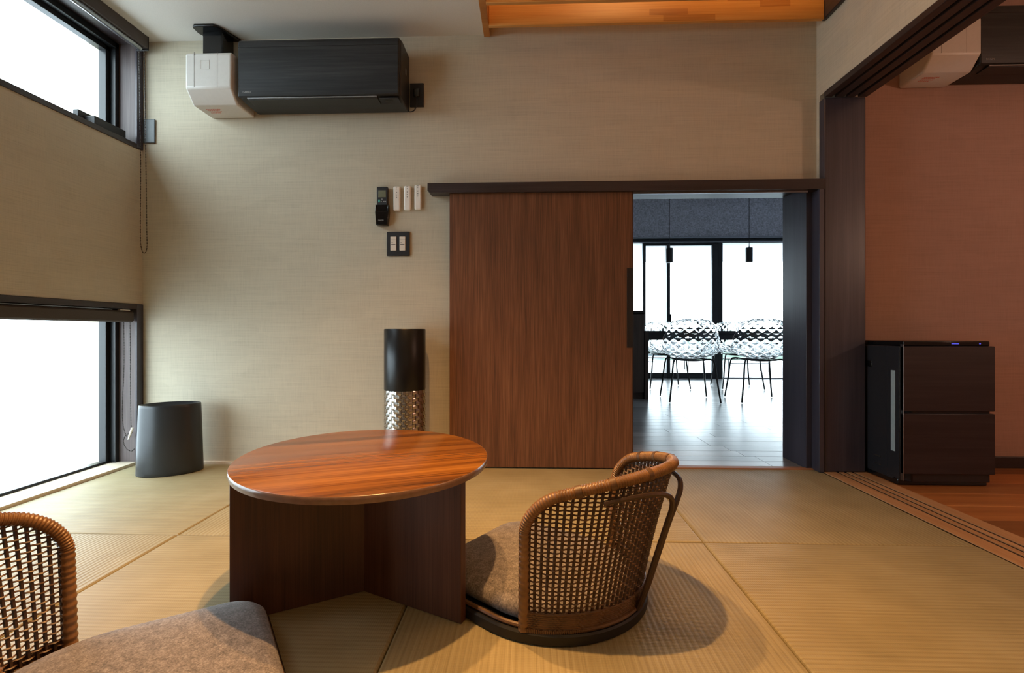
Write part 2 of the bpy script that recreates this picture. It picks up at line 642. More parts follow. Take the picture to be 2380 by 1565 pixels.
# thin strips round the mats
struct('baseboard_back', bx(XL, -0.40, 2.500, YB, -0.03, 0.012), M['sill_wood'], 'thin pale strip along the foot of the back wall', 'baseboard', 0.002)
struct('trim_1', bx(-0.40, XR, 2.500, 2.525, -0.03, 0.004), M['threshold'], 'thin brown threshold strip under the sliding door', 'trim', 0.001)
struct('trim_2', bx(0.48, 1.44, 2.525, 2.552, -0.03, 0.000), M['threshold'], 'pale timber threshold in the low doorway', 'trim', 0.001)

# dark wood rail over the door, lintel lining and right jamb
w = MB().prism([(-0.513, 1.452), (-0.513, 1.415), (-0.500, 1.404), (1.440, 1.404), (1.440, 1.0), (1.466, 1.0), (1.466, 1.456), (-0.513, 1.456)][0:4] + [(1.466, 1.404), (1.466, 1.456), (-0.513, 1.453)], 2.447, YB, 'Y')
t = struct('trim_3', w, M['dark_wood_x'], 'long dark wood rail along the top of the sliding door', 'trim', 0.0015)
bx(0.48, 1.42, 2.53, YD + 0.006, 1.440, 1.464).build('lintel_lining', M['dark_wood_x'], t, 0.001)
bx(1.412, 1.440, 2.512, YD + 0.006, 0.0, 1.440).build('jamb', M['dark_wood_z'], t, 0.0015)
bx(1.440, 1.464, 2.447, YB, 0.0, 1.404).build('casing', M['dark_wood_z'], t, 0.0015)
bx(0.45, 0.48, YB + 0.01, YD + 0.006, 0.0, 1.440).build('jamb', M['dark_wood_z'], t, 0.0015)
bx(0.53, 1.40, 2.475, 2.485, 1.396, 1.4045).build('door_track', M['alu'], t)

# sliding walnut door leaf
d = struct('door_1', bx(-0.403, 0.527, 2.466, 2.496, 0.006, 1.404), M['walnut_z'], 'brown walnut sliding door leaf with upright grain and a black pull', 'door', 0.0015)
w = MB().box(0.4985, 0.5285, 2.4625, 2.4665, 0.617, 1.018).box(0.498, 0.502, 2.461, 2.466, 0.617, 1.018)
w.build('door_pull', M['matte_black'], d, label='narrow black recessed pull on the door edge')
bx(0.527, 0.5295, 2.464, 2.497, 0.006, 1.404).build('edge_band', M['matte_black'], d)

# post and header of the wide right opening, with grooves for missing screens
w = MB().box(XR - 0.001, XR2, 2.452, 2.50, 0, 1.86)
post = struct('trim_4', w, M['dark_wood_z'], 'near-black post at the corner of the wide right opening', 'trim', 0.006)
w = MB()
gx = [(XR - 0.004, 1.500), (1.516, 1.556), (1.572, 1.612), (1.628, XR2 + 0.004)]
for a, b in gx:
    w.box(a, b, YF, 2.452, 1.858, 1.885)
w.box(XR - 0.003, XR2 + 0.003, YF, 2.452, 1.872, 1.887)
hd = struct('trim_5', w, M['dark_wood_y'], 'near-black grooved header over the wide right opening', 'trim', 0.002)

# pale grooved floor rail of the opening
w = MB().box(1.465, XR2 + 0.004, YF, 2.56, -0.09, -0.0025)
rail = struct('trim_6', w, M['groove'], 'pale floor rail with three dark grooves at the side-room opening', 'trim')
for a, b in ((1.465, 1.526), (1.540, 1.563), (1.577, 1.600), (1.614, XR2 + 0.004)):
    bx(a, b, YF, 2.456, -0.03, 0.001).build('rail_strip', M['rail_wood'], rail, 0.0006)


# ------------------------------------------------------------------ left windows
def side_window(name, z0, z1, label, casing_bottom):
    """dark wooden reveal, black aluminium sash and panes, seen along the left wall"""
    xi = XL - 0.10                                  # where the wooden reveal meets the aluminium frame
    win = bx(xi - 0.05, XL + 0.006, Y1w, Y1w + 0.028, z0 - 0.02, z1 + 0.028).build(name, M['jamb_wood'], None, 0.001)
    tag(win, label, 'window', kind='structure')
    bx(XL, XL + 0.006, Y0w - 0.03, Y1w, z1, z1 + 0.026).build('casing', M['dark_wood_y'], win, 0.001)
    bx(XL - 0.001, XL + 0.007, Y1w - 0.012, Y1w + 0.030, z0 - 0.02, z1 + 0.027).build('casing', M['dark_wood_z'], win, 0.001)
    bx(xi - 0.04, XL, Y0w - 0.02, Y1w, z1, z1 + 0.02).build('reveal', M['dark_wood_y'], win)
    bx(xi - 0.05, XL, Y0w - 0.028, Y0w, z0, z1).build('reveal', M['jamb_wood'], win)
    if casing_bottom:
        bx(xi - 0.05, XL + 0.006, Y0w - 0.03, Y1w, z0 - 0.025, z0).build('window_sill', M['dark_wood_y'], win, 0.001)
    else:
        bx(xi - 0.05, XL - 0.001, Y0w - 0.02, Y1w, z0 - 0.03, z0 + 0.006).build('window_sill', M['sill_wood'], win, 0.001)
    f = MB()
    f.box(xi - 0.075, xi, Y1w - 0.022, Y1w, z0, z1)
    f.box(xi - 0.075, xi, Y0w, Y0w + 0.03, z0, z1)
    f.box(xi - 0.075, xi, Y0w, Y1w, z1 - 0.03, z1)
    f.box(xi - 0.075, xi - (0 if casing_bottom else 0.03), Y0w, Y1w, z0, z0 + (0.03 if casing_bottom else 0.012))
    f.build('window_frame', M['black_alu'], win, 0.002)
    s = MB()
    xs0, xs1 = xi - 0.07, xi - 0.03
    e = 0.024
    zb = z0 + (0.03 if casing_bottom else 0.012)
    for a, b in ((Y0w + 0.03, Y1w - 0.022),):
        s.box(xs0, xs1, a, a + e, zb, z1 - 0.03)
        s.box(xs0, xs1, b - e, b, zb, z1 - 0.03)
        s.box(xs0, xs1, a, b, z1 - 0.03 - e, z1 - 0.03)
        s.box(xs0, xs1, a, b, zb, zb + (e if casing_bottom else 0.006))
    s.build('sash', M['black_alu'], win, 0.002)
    for a, b in ((Y0w + 0.05, Y1w - 0.045),):
        bx(xi - 0.056, xi - 0.050, a, b, zb + 0.004, z1 - 0.05).build('pane', M['glass'], win)
    return win


w1 = side_window('window_1', 1.685, 2.215, 'long high window under the ceiling on the left wall', True)
w2 = side_window('window_2', 0.006, 0.815, 'floor-level window on the left wall behind the bin', False)
# black latch block on the high window's lower frame
MB().box(-2.165, -2.135, 2.23, 2.31, 1.685, 1.757).box(-2.135, -2.082, 2.26, 2.44, 1.685, 1.737).build('window_latch', M['matte_black'], w1, 0.004)

# ------------------------------------------------------------------ roller blinds
def bead_chain(name, pts, parent, step=0.0080, r=0.0029):
    P = [Vector(p) for p in pts]
    g = MB()
    g.tube(P, 0.0007, 4)
    acc, nxt = 0.0, 0.0
    for a, b in zip(P[:-1], P[1:]):
        L = (b - a).length
        while nxt <= acc + L and L > 0:
            q = a.lerp(b, (nxt - acc) / L)
            g.ball(q, r, 5)
            nxt += step
        acc += L
    return g.build(name, M['bead'], parent)


b1 = thing('roller_blind', 'raised roller blind in a grey cassette under the ceiling above the high window', 'blind', (XL, 1.37, 2.17))
L = lambda x, y, z: (x - XL, y - 1.37, z - 2.17)
bx(0.004, 0.068, -1.15, 1.102, 0.010, 0.074).build('cassette', M['blind_fabric'], b1, 0.002)
MB().tube([(0.040, -1.14, 0.006), (0.040, 1.085, 0.006)], 0.014, 16).build('bottom_bar', M['alu'], b1)
bx(0.002, 0.070, 1.102, 1.108, 0.000, 0.076).build('end_cap', M['matte_black'], b1, 0.002)
ch = spline([L(-2.022, 2.452, 2.165), L(-2.020, 2.453, 1.95), L(-2.016, 2.455, 1.60), L(-2.018, 2.455, 1.25), L(-2.014, 2.455, 1.14),
             L(-1.998, 2.455, 1.106), L(-1.983, 2.455, 1.135), L(-1.984, 2.455, 1.25), L(-1.990, 2.455, 1.70), L(-1.998, 2.455, 2.165)], 14)
bead_chain('bead_chain', ch, b1)

b2 = thing('roller_blind', 'raised dark roller blind at the top of the floor-level window', 'blind', (XL, 1.37, 0.79))
L = lambda x, y, z: (x - XL, y - 1.37, z - 0.79)
w = MB().prism([(-0.072, -0.040), (-0.012, -0.044), (-0.004, -0.036), (-0.004, 0.008), (-0.012, 0.016), (-0.072, 0.016)], -1.10, 1.098, 'Y')
w.build('fabric_roll', M['blind_fabric'], b2, 0.002)
MB().tube([(-0.018, -1.1, 0.0205), (-0.018, 0.98, 0.0205)], 0.0036, 8).build('bottom_bar', M['alu'], b2)
bx(-0.024, -0.008, 1.02, 1.08, 0.016, 0.0205).build('clip', M['white_plastic'], b2, 0.001)
ch = [L(-2.112, 2.460, 0.745), L(-2.110, 2.460, 0.60), L(-2.112, 2.460, 0.46), L(-2.120, 2.462, 0.33), L(-2.120, 2.462, 0.24), L(-2.112, 2.464, 0.18),
      L(-2.095, 2.464, 0.145), L(-2.075, 2.464, 0.150)]
bead_chain('bead_chain', spline(ch, 12), b2)
ch = [L(-2.078, 2.460, 0.745), L(-2.076, 2.460, 0.50), L(-2.074, 2.460, 0.30), L(-2.070, 2.458, 0.20), L(-2.062, 2.456, 0.17), L(-2.085, 2.462, 0.165),
      L(-2.108, 2.464, 0.150), L(-2.116, 2.464, 0.118), L(-2.100, 2.464, 0.085), L(-2.075, 2.464, 0.072), L(-2.055, 2.460, 0.085)]
bead_chain('bead_chain', spline(ch, 12), b2)
w = MB().tube([L(-2.083, 2.455, 0.135), L(-2.070, 2.452, 0.165), L(-2.056, 2.450, 0.198)], [0.003, 0.006, 0.006], 8)
w.build('chain_weight', M['white_plastic'], b2, label='small clear plastic chain weight')

# ------------------------------------------------------------------ slatted timber grille in the ceiling opening
g = thing('slatted_grille', 'orange laminated timber slats filling the ceiling opening above the sliding door', 'grille', (0.62, 1.6, 2.23))
oy = [2.42 - 0.17 * k for k in range(10)]
for y in oy:
    s = bx(-0.818, 0.827, y - 1.6, y - 1.6 + 0.020, -0.001, 0.128).build('slat', M['laminated'], g, 0.0025)
    for k in range(4):                                  # finger-jointed staves, a hair proud of the face
        x0 = random.uniform(-0.80, 0.55)
        zz = (0.004, 0.035, 0.066, 0.097)[k]
        bx(x0, x0 + random.uniform(0.14, 0.26), y - 1.6 - 0.0006, y - 1.6 + 0.002, zz, zz + 0.030).build('stave', M['laminated_dark'], s)
bx(-0.851, -0.818, OY0 - 1.6, YB - 1.6 - 0.002, 0.004, 0.135).build('side_rail', M['laminated_dark'], g, 0.002)
bx(0.827, 0.846, OY0 - 1.6, 2.445 - 1.6, 0.001, 0.135).build('side_rail', M['dark_wood_y'], g, 0.004, label='dark side rail against the right wall')


# ------------------------------------------------------------------ air conditioners
def air_con(x0, x1, zb, yw, label):
    """wall unit: x0..x1 wide, bottom zb, back on wall plane yw"""
    cx = (x0 + x1) / 2
    t = thing('air_conditioner', label, 'air conditioner', (cx, yw, zb))
    hw, H, D = (x1 - x0) / 2, 0.293, 0.190
    body = MB().prism([(-0.001, 0.004), (-0.001, H), (-D + 0.045, H), (-D + 0.018, H - 0.010), (-D + 0.014, 0.012), (-D + 0.040, 0.0), (-0.02, -0.002)], -hw + 0.004, hw, 'X')
    body.build('body', M['ac_body'], t, 0.006)
    p = MB()
    n = 8
    pr = []
    for i in range(n + 1):                              # rounded top edge of the front panel
        a = PI / 2 * i / n
        pr.append((-D + 0.028 - 0.028 * math.sin(a), H + 0.002 - 0.028 + 0.028 * math.cos(a)))
    pr += [(-D, 0.012), (-D + 0.004, 0.007), (-D + 0.016, 0.007), (-D + 0.016, 0.10), (-D + 0.05, 0.26), (-D + 0.07, H + 0.002)]
    p.prism(pr, -hw, hw - 0.006, 'X')
    p.build('front_panel', M['ac_black'], t, 0.009, seg=3)
    bx(-hw + 0.002, hw - 0.010, -D - 0.0004, -D + 0.002, 0.249, 0.2505).build('panel_seam', M['gloss_black'], t)
    # louvre on the underside
    lv = MB().prism([(-D + 0.012, 0.004), (-D + 0.012, -0.003), (-D + 0.075, -0.006), (-D + 0.075, -0.001)], -hw + 0.045, hw - 0.115, 'X')
    lv.build('louvre', M['ac_body'], t, 0.002)
    bx(-hw + 0.045, hw - 0.115, -D + 0.003, -D + 0.011, 0.000, 0.0045).build('louvre_edge', M['alu'], t)
    s = bx(hw - 0.108, hw - 0.012, -D + 0.014, -D + 0.075, -0.005, 0.0).build('sensor_panel', M['matte_black'], t, 0.002)
    bx(hw - 0.085, hw - 0.045, -D + 0.030, -D + 0.044, -0.0062, -0.004).build('sensor_window', M['gloss_black'], s)
    bx(hw - 0.0005, hw + 0.0012, -0.085, -0.072, 0.16, 0.19).build('side_label', M['vent_grey'], t)
    text_mesh('logo', 'DAIKIN', 0.012, M['print_grey'], t, (-hw + 0.025, -D - 0.0008, 0.026), (PI / 2, 0, 0))
    return t


def pump_box(x0, x1, zb, yw, label):
    t = thing('drain_pump_box', label, 'pump box', ((x0 + x1) / 2, yw, zb))
    hw = (x1 - x0) / 2
    pr = [(-0.001, 0.0), (-0.001, 0.238), (-0.196, 0.238), (-0.208, 0.226), (-0.208, 0.062), (-0.156, 0.004), (-0.150, 0.0)]
    MB().prism(pr, -hw, hw, 'X').build('housing', M['box_white'], t, 0.010, seg=3)
    bx(-hw + 0.044, -hw + 0.0455, -0.2088, -0.206, 0.066, 0.236).build('cover_seam', M['white_seam'], t)
    bx(hw - 0.070, hw - 0.0688, -0.2086, -0.206, 0.066, 0.236).build('cover_seam', M['white_seam'], t)
    f = MB()
    a, b, z0, z1 = -hw + 0.075, -hw + 0.121, 0.152, 0.196
    for q in ((a, b, z0, z0 + 0.0015), (a, b, z1 - 0.0015, z1)):
        f.box(q[0], q[1], -0.2092, -0.206, q[2], q[3])
    f.box(a, a + 0.0015, -0.2092, -0.206, z0, z1).box(b - 0.0015, b, -0.2092, -0.206, z0, z1)
    f.build('emblem', M['box_white'], t)
    pm = MB()
    rnd = random.Random(3)
    for k in range(4):                                  # red print on the underside, too small to read
        y = -0.115 + 0.013 * k
        x = -hw + 0.04
        while x < -hw + 0.11 - 0.006 * k:
            L_ = rnd.uniform(0.003, 0.009)
            pm.box(x, x + L_, y, y + 0.006, -0.0006, 0.001)
            x += L_ + 0.003
    pm.build('print', M['red_print'], t)
    return t


air_con(-1.425, -0.622, 1.842, YB, 'black wall-mounted air conditioner with wood-grain front beside a white box')
pump_box(-1.676, -1.447, 1.827, YB, 'white plastic box on the back wall joined to the left of the air conditioner')
# rectangular black duct from that box up into the ceiling
t = thing('pipe_duct', 'black pipe duct rising from the white box into the ceiling', 'duct', (-1.61, YB, 2.06))
MB().prism([(-0.055, -0.10), (0.050, -0.10), (0.052, -0.002), (-0.058, -0.002)], 0.003, 0.176, 'Z').build('duct_body', M['gloss_black'], t, 0.008)
bx(-0.060, 0.055, -0.106, -0.002, 0.003, 0.034).build('duct_collar', M['matte_black'], t, 0.003)
pl = [(-0.060, -0.003), (-0.088, -0.085), (-0.086, -0.128), (-0.070, -0.142), (0.030, -0.142), (0.050, -0.120), (0.092, -0.003)]
MB().prism(pl, 0.172, 0.185, 'Z').build('ceiling_flange', M['gloss_black'], t, 0.004)

air_con(2.146, 2.948, 1.962, 2.565, 'dark air conditioner high on the side-room wall past the header')
pump_box(1.908, 2.137, 1.950, 2.565, 'white plastic box high on the side-room wall under the header')

# ------------------------------------------------------------------ small wall fittings
t = thing('power_outlet', 'black outlet plate on the wall behind the right end of the air conditioner', 'outlet', (-0.582, YB, 1.933))
bx(-0.036, 0.036, -0.010, -0.001, -0.062, 0.062).build('plate', M['matte_black'], t, 0.002)
bx(-0.016, 0.016, -0.022, -0.008, -0.012, 0.030).build('plug', M['gloss_black'], t, 0.004)
MB().tube(spline([(0.0, -0.018, -0.010), (0.004, -0.022, -0.050), (-0.010, -0.022, -0.085), (-0.034, -0.020, -0.092), (-0.044, -0.018, -0.080)], 8), 0.003, 8).build('cord', M['matte_black'], t)

t = thing('blank_plate', 'grey blank cover plate on the back wall beside the bead chain', 'wall plate', (-2.022, YB, 1.765))
bx(-0.036, 0.036, -0.009, -0.001, -0.063, 0.063).build('plate', M['grey_plate'], t, 0.003)

# black remote in its wall holder
t = thing('air_con_remote', 'black air conditioner remote with grey screen in a wall holder', 'remote', (-0.760, YB, 1.352))
bx(-0.029, 0.029, -0.026, -0.006, -0.085, 0.100).build('remote_body', M['matte_black'], t, 0.004)
w = MB().prism([(-0.036, -0.034), (-0.030, -0.102), (0.030, -0.102), (0.036, -0.034), (0.033, 0.010), (0.026, -0.028), (-0.026, -0.028), (-0.033, 0.010)], -0.032, -0.001, 'Y')
w.build('wall_holder', M['gloss_black'], t, 0.003)
bx(-0.031, 0.031, -0.028, -0.020, -0.090, 0.006).build('slide_cover', M['gloss_black'], t, 0.003)
bx(-0.020, 0.020, -0.0268, -0.024, 0.044, 0.080).build('screen', M['screen'], t, 0.001)
bx(-0.020, -0.010, -0.0275, -0.024, 0.018, 0.032).build('button', M['teal_button'], t, 0.002, label='teal button')
for x, z in ((0.000, 0.034), (0.010, 0.022), (0.018, 0.022), (-0.004, 0.022)):
    bx(x - 0.003, x + 0.003, -0.0272, -0.024, z - 0.002, z + 0.002).build('button', M['print_grey'], t)
text_mesh('logo', 'DAIKIN', 0.0085, M['print_grey'], t, (-0.018, -0.0345, -0.080), (PI / 2, 0, 0))

# three white remotes in a row
proto = None
for x, z, lab in ((-0.686, 1.392, 'slim white remote on the wall, next to the black remote'),
                  (-0.630, 1.394, 'slim white remote on the wall, middle one of three in a row'),
                  (-0.575, 1.398, 'slim white remote on the wall, next to the end of the door rail')):
    if proto is None:
        proto = thing('slim_remote', lab, 'remote', (x, YB, z), 0, 'slim white remotes on the wall')
        bx(-0.0185, 0.0185, -0.017, -0.002, -0.064, 0.064).build('remote_body', M['white_plastic'], proto, 0.0072, seg=4)
        MB().prism([(-0.0165, -0.060), (0.0165, -0.060), (0.0165, -0.015), (-0.0165, -0.015)], -0.012, -0.001, 'Y').build('wall_holder', M['white_plastic'], proto, 0.003)
        for k, (zz, rr) in enumerate(((0.049, 0.0022), (0.031, 0.003), (0.018, 0.003), (0.005, 0.003))):
            q = [(rr * math.cos(PI * i / 5), zz + rr * math.sin(PI * i / 5)) for i in range(10)]
            MB().prism(q, -0.0177, -0.016, 'Y').build('button', M['white_seam'], proto)
        bx(-0.004, 0.004, -0.0172, -0.015, 0.0575, 0.0595).build('indicator', M['matte_black'], proto)
    else:
        c = copy_tree(proto)
        c.location = (x, YB, z)
        c['label'] = lab

t = thing('light_switch', 'square black switch plate with two white rocker switches', 'light switch', (-0.680, YB, 1.157))
bx(-0.060, 0.060, -0.010, -0.001, -0.063, 0.063).build('plate', M['matte_black'], t, 0.002)
for x in (-0.0245, 0.0230):
    r_ = bx(x - 0.0155, x + 0.0155, -0.0135, -0.008, -0.036, 0.037).build('rocker', M['switch_white'], t, 0.0015)
    bx(x - 0.011, x + 0.011, -0.0140, -0.012, -0.007, -0.004).build('marker_bar', M['matte_black'], r_)
    bx(x - 0.0155, x + 0.0155, -0.0138, -0.012, 0.0215, 0.0223).build('rocker_seam', M['white_seam'], r_)
    bx(x - 0.010, x - 0.002, -0.0138, -0.012, 0.001, 0.006).build('icon', M['white_seam'], r_)

# ------------------------------------------------------------------ oval bin
t = thing('waste_bin', 'dark grey oval waste bin standing by the floor-level window', 'bin', (-1.778, 2.350, 0.0), math.radians(27))
ex, ey = 0.141, 0.090
pr = [(0.97, 0.0), (1.0, 0.004), (0.995, 0.02), (0.925, 0.326), (0.915, 0.338), (0.900, 0.340)]
rings = []
N = 64
for s_, z in pr:
    rings.append([(ex * s_ * math.cos(2 * PI * k / N), ey * s_ * math.sin(2 * PI * k / N) , z) for k in range(N)])
MB().rings(rings, cap1=False).build('bin_shell', M['bin_grey'], t)
rings = []
for s_, z in [(0.900, 0.340), (0.84, 0.334), (0.70, 0.322), (0.52, 0.312), (0.50, 0.300), (0.49, 0.10), (0.2, 0.05)]:
    rings.append([(ex * s_ * math.cos(2 * PI * k / N), ey * s_ * math.sin(2 * PI * k / N), z) for k in range(N)])
MB().rings(rings, cap0=False).build('dished_lid', M['bin_grey'], t)

# ------------------------------------------------------------------ tower behind the table
t = thing('tower_unit', 'tall cylinder behind the table, black upper half and woven steel lower half', 'tower', (-0.612, 2.385, 0.0))  # standing cylinder of unknown use, gives off no light
MB().lathe([(0.100, 0.412), (0.101, 0.414), (0.101, 0.708), (0.099, 0.711), (0.094, 0.711), (0.094, 0.690), (0.02, 0.690)], 64).build('upper_drum', M['tower_black'], t)
MB().lathe([(0.096, 0.0), (0.098, 0.002), (0.098, 0.020), (0.090, 0.022)], 64).build('base_ring', M['tower_black'], t)
MB().lathe([(0.091, 0.018), (0.091, 0.414)], 48).build('inner_core', M['matte_black'], t)
g = MB()
nst, nrow = 36, 22                                        # over-and-under weave of flat steel strips
z0, z1 = 0.022, 0.412
dz = (z1 - z0) / nrow
for i in range(nst):
    a0 = 2 * PI * i / nst
    hw_ = 2 * PI / nst * 0.40
    rings = []
    for j in range(nrow * 2 + 1):
        z = z0 + (z1 - z0) * j / (nrow * 2)
        row = j / 2
        r_ = 0.0985 + 0.0021 * math.sin(PI * (row - 0.0) + PI * i)
        rings.append([(r_ * math.cos(a0 - hw_), r_ * math.sin(a0 - hw_), z), (r_ * math.cos(a0 + hw_), r_ * math.sin(a0 + hw_), z)])
    g.rings(rings, closed_u=False, cap0=False, cap1=False)
g.build('steel_strips', M['steel'], t, kind='stuff')
g = MB()
for j in range(nrow):
    zc = z0 + dz * (j + 0.5)
    ring0, ring1 = [], []
    for i in range(nst * 2):
        a = 2 * PI * i / (nst * 2)
        r_ = 0.0985 - 0.0021 * math.cos(PI * i / 2 * 2) * (1 if j % 2 == 0 else -1) if i % 2 == 0 else 0.0985
        r_ = 0.0985 + 0.0021 * (1 if ((i // 2 + j) % 2) else -1) if i % 2 == 0 else 0.0985
        ring0.append((r_ * math.cos(a), r_ * math.sin(a), zc - dz * 0.40))
        ring1.append((r_ * math.cos(a), r_ * math.sin(a), zc + dz * 0.40))
    g.rings([ring0, ring1], cap0=False, cap1=False)
g.build('steel_bands', M['steel'], t, kind='stuff')

# ------------------------------------------------------------------ round low table on three fins
TX, TY, TZ = -0.442, 1.300, 0.365
t = thing('low_table', 'low oval wooden table with glossy orange-brown top on dark wooden fins', 'table', (TX, TY, 0))
GR = math.radians(21)                   # the grain runs slightly askew
aa = math.atan2(-0.747, 0.664) - GR


def oval(s, z, d=0.0, n=96):
    out = []
    for k in range(n):
        a = 2 * PI * k / n
        u, v = (0.346 * s + d) * math.cos(a), (0.323 * s + d) * math.sin(a)
        out.append((u * math.cos(aa) - v * math.sin(aa), u * math.sin(aa) + v * math.cos(aa), z))
    return out


top = MB().rings([oval(1, TZ - 0.004, -0.0012), oval(1, TZ - 0.001, -0.0016), oval(1, TZ, -0.003)]).build('tabletop', M['table_top'], t)
top.rotation_euler = (0, 0, GR)
MB().rings([oval(1, TZ - 0.018, -0.003), oval(1, TZ - 0.017, -0.001), oval(1, TZ - 0.010, 0.0), oval(1, TZ - 0.003, 0.0), oval(1, TZ - 0.001, -0.0012)]).build('edge_band', M['table_edge'], top)
for ang, L_ in ((math.radians(-26), 0.318), (math.radians(210), 0.318), (math.radians(92), 0.315)):
    f = MB()
    cs, sn = math.cos(ang), math.sin(ang)
    hw_ = 0.010
    vs = []
    for z in (0.0, TZ - 0.018):
        for s_, o_ in ((0.0, -hw_), (L_, -hw_), (L_, hw_), (0.0, hw_)):
            vs.append((s_ * cs - o_ * sn, s_ * sn + o_ * cs, z))
    f.add(vs, [(3, 2, 1, 0), (4, 5, 6, 7), (0, 1, 5, 4), (1, 2, 6, 5), (2, 3, 7, 6), (3, 0, 4, 7)])
    f.build('fin_leg', M['walnut_leg'], t, 0.0012)


# ------------------------------------------------------------------ rattan floor chairs
def make_chair(label, loc, rz):
    t = thing('rattan_floor_chair', label, 'chair', loc, rz, 'rattan floor chairs at the low table')
    R0 = 0.243
    A0, A1 = 20.0, 160.0

    def ztop(p):
        s_ = math.sin(PI * (p - A0) / (A1 - A0))
        z = 0.308 + 0.078 * max(0, s_) ** 0.9
        e = min(p - A0, A1 - p)
        if e < 15.0:
            q = 1 - e / 15.0
            z -= 0.064 * (1 - math.sqrt(max(0, 1 - q * q)))
        return z

    def P(p, z, off=0.0):
        a = math.radians(p)
        lean = 0.092 * (max(0, z) / 0.38) ** 1.25
        r_ = R0 + off
        return Vector((-r_ * math.cos(a) * (1 + 0.05 * z / 0.38), -r_ * math.sin(a) - lean * math.sin(a) ** 2, z))

    # wrapped rim
    path = [(A0, z) for z in (0.025, 0.06, 0.10, 0.14, 0.18, 0.21)]
    path += [(A0 + 15 * (1 - math.cos(PI / 2 * k / 8)), None) for k in range(0, 9)]
    mid = [(A0 + 15 + (A1 - A0 - 30) * k / 40, None) for k in range(1, 40)]
    right = [(A0 + A1 - p, z) for p, z in reversed(path)]
    full = [(p, ztop(p) if z is None else z) for p, z in path + mid + right]
    pts = spline([P(p, z) for p, z in full], 10)
    rad = [0.0128 + 0.0008 * (1 if (i % 4) < 2 else -1) for i in range(len(pts))]
    rim = MB().tube(pts, rad, 10).build('rim', M['rattan_rim'], t)
    for fr in (0.24, 0.31, 0.40, 0.60, 0.69, 0.76):
        i0 = int(fr * len(pts))
        MB().tube(pts[i0:i0 + 9], 0.0146, 12).build('binding', M['rattan'], rim)
    # stakes
    NS = 46
    for k in range(NS):
        p = A0 + 2.4 + (A1 - A0 - 4.8) * k / (NS - 1)
        zt = ztop(p) - 0.004
        MB().tube([P(p, 0.026 + (zt - 0.026) * j / 6) for j in range(7)], 0.0036, 5).build('stake', M['rattan_dark'], t)
    # weavers, over and under the stakes
    g = MB()
    rows = 34
    for r_ in range(rows):
        z = 0.040 + 0.0098 * r_
        if z > 0.372:
            break
        seq = []
        for k in range(-1, 2 * NS + 1):
            p = A0 + 2.4 + (A1 - A0 - 4.8) * (k / 2) / (NS - 1)
            p = min(max(p, A0 + 0.4), A1 - 0.4)
            if z > ztop(p) - 0.004:
                if len(seq) > 2:
                    g.tube(seq, 0.0020, 4)
                seq = []
                continue
            sgn = 0 if k % 2 else (1 if ((k // 2 + r_) % 2) else -1)
            seq.append(P(p, z + 0.0004 * random.uniform(-1, 1), 0.0036 * sgn))
        if len(seq) > 2:
            g.tube(seq, 0.0020, 4)
    g.build('weave', M['rattan'], t, kind='stuff')
    g = MB()
    for k in range(150):                                  # wrapped fringe at the very foot
        p = A0 + (A1 - A0) * (k + 0.5) / 150
        g.tube([P(p, 0.010, 0.0075), P(p, 0.034, 0.0095)], 0.0019, 4)
    for r_ in range(8):                                   # close plaited band above it
        seq = [P(A0 + (A1 - A0) * k / 120, 0.034 + 0.0048 * r_, 0.0055 + 0.0012 * math.sin(PI * k * 0.9 + r_ * PI)) for k in range(121)]
        g.tube(seq, 0.0030, 5)
    g.build('plaited_band', M['rattan'], t, kind='stuff')
    # pair of bent struts behind the back
    for sg in (0, 1):
        q = [(52, 0.327, 0.014), (64, 0.339, 0.018), (75, 0.340, 0.026), (83, 0.326, 0.034), (87.6, 0.295, 0.036), (88.4, 0.25, 0.034), (88.4, 0.17, 0.030), (88.4, 0.09, 0.024), (88.4, 0.03, 0.014)]
        q = [(180 - a if sg else a, z, o) for a, z, o in q]
        MB().tube(spline([P(a, z, o) for a, z, o in q], 8), 0.0062, 8).build('back_strut', M['rattan_dark'], t)

    # base board, cane trim and cushion share a U-shaped outline
    def outline(hx, yf, rb, rc):
        o = []
        for k in range(9):
            a = PI / 2 * k / 8
            o.append((hx - 0.012 - rc + rc * math.cos(a), yf - rc + rc * math.sin(a)))
        for k in range(9):
            a = PI / 2 + PI / 2 * k / 8
            o.append((-hx + 0.012 + rc + rc * math.cos(a), yf - rc + rc * math.sin(a)))
        for k in range(33):
            a = PI + PI * k / 32
            o.append((hx * math.cos(a), -0.01 + rb * math.sin(a)))
        return o
    oo = outline(0.252, 0.278, 0.256, 0.075)
    MB().rings([[(x * s_, y * s_, z) for x, y in oo] for s_, z in ((0.985, 0.0), (1.0, 0.003), (1.0, 0.022), (0.985, 0.026))]).build('base_board', M['base_black'], t)
    front = [(x * 0.945, y * 0.965, 0.031) for x, y in oo]
    MB().tube(front, 0.0055, 8, loop=True).build('edge_cane', M['rattan'], t)
    oc = outline(0.222, 0.268, 0.215, 0.08)
    prof = ((0.96, 0.030), (0.995, 0.040), (1.0, 0.049), (0.99, 0.058), (0.96, 0.066), (0.90, 0.072), (0.75, 0.078), (0.5, 0.081), (0.2, 0.083))
    MB().rings([[(x * s_, y * s_ + 0.02 * (1 - s_), z) for x, y in oc] for s_, z in prof]).build('cushion', M['felt'], t, smooth=80)
    return t


c1 = make_chair('woven rattan floor chair with its curved back turned to the camera, right of the table', (0.053, 1.332, 0), math.radians(55))
c2 = copy_tree(c1)
c2.location = (-0.742, 0.832, 0)
c2.rotation_euler = (0, 0, math.radians(-54))
c2['label'] = 'woven rattan floor chair at the lower left, cut by the frame edge'

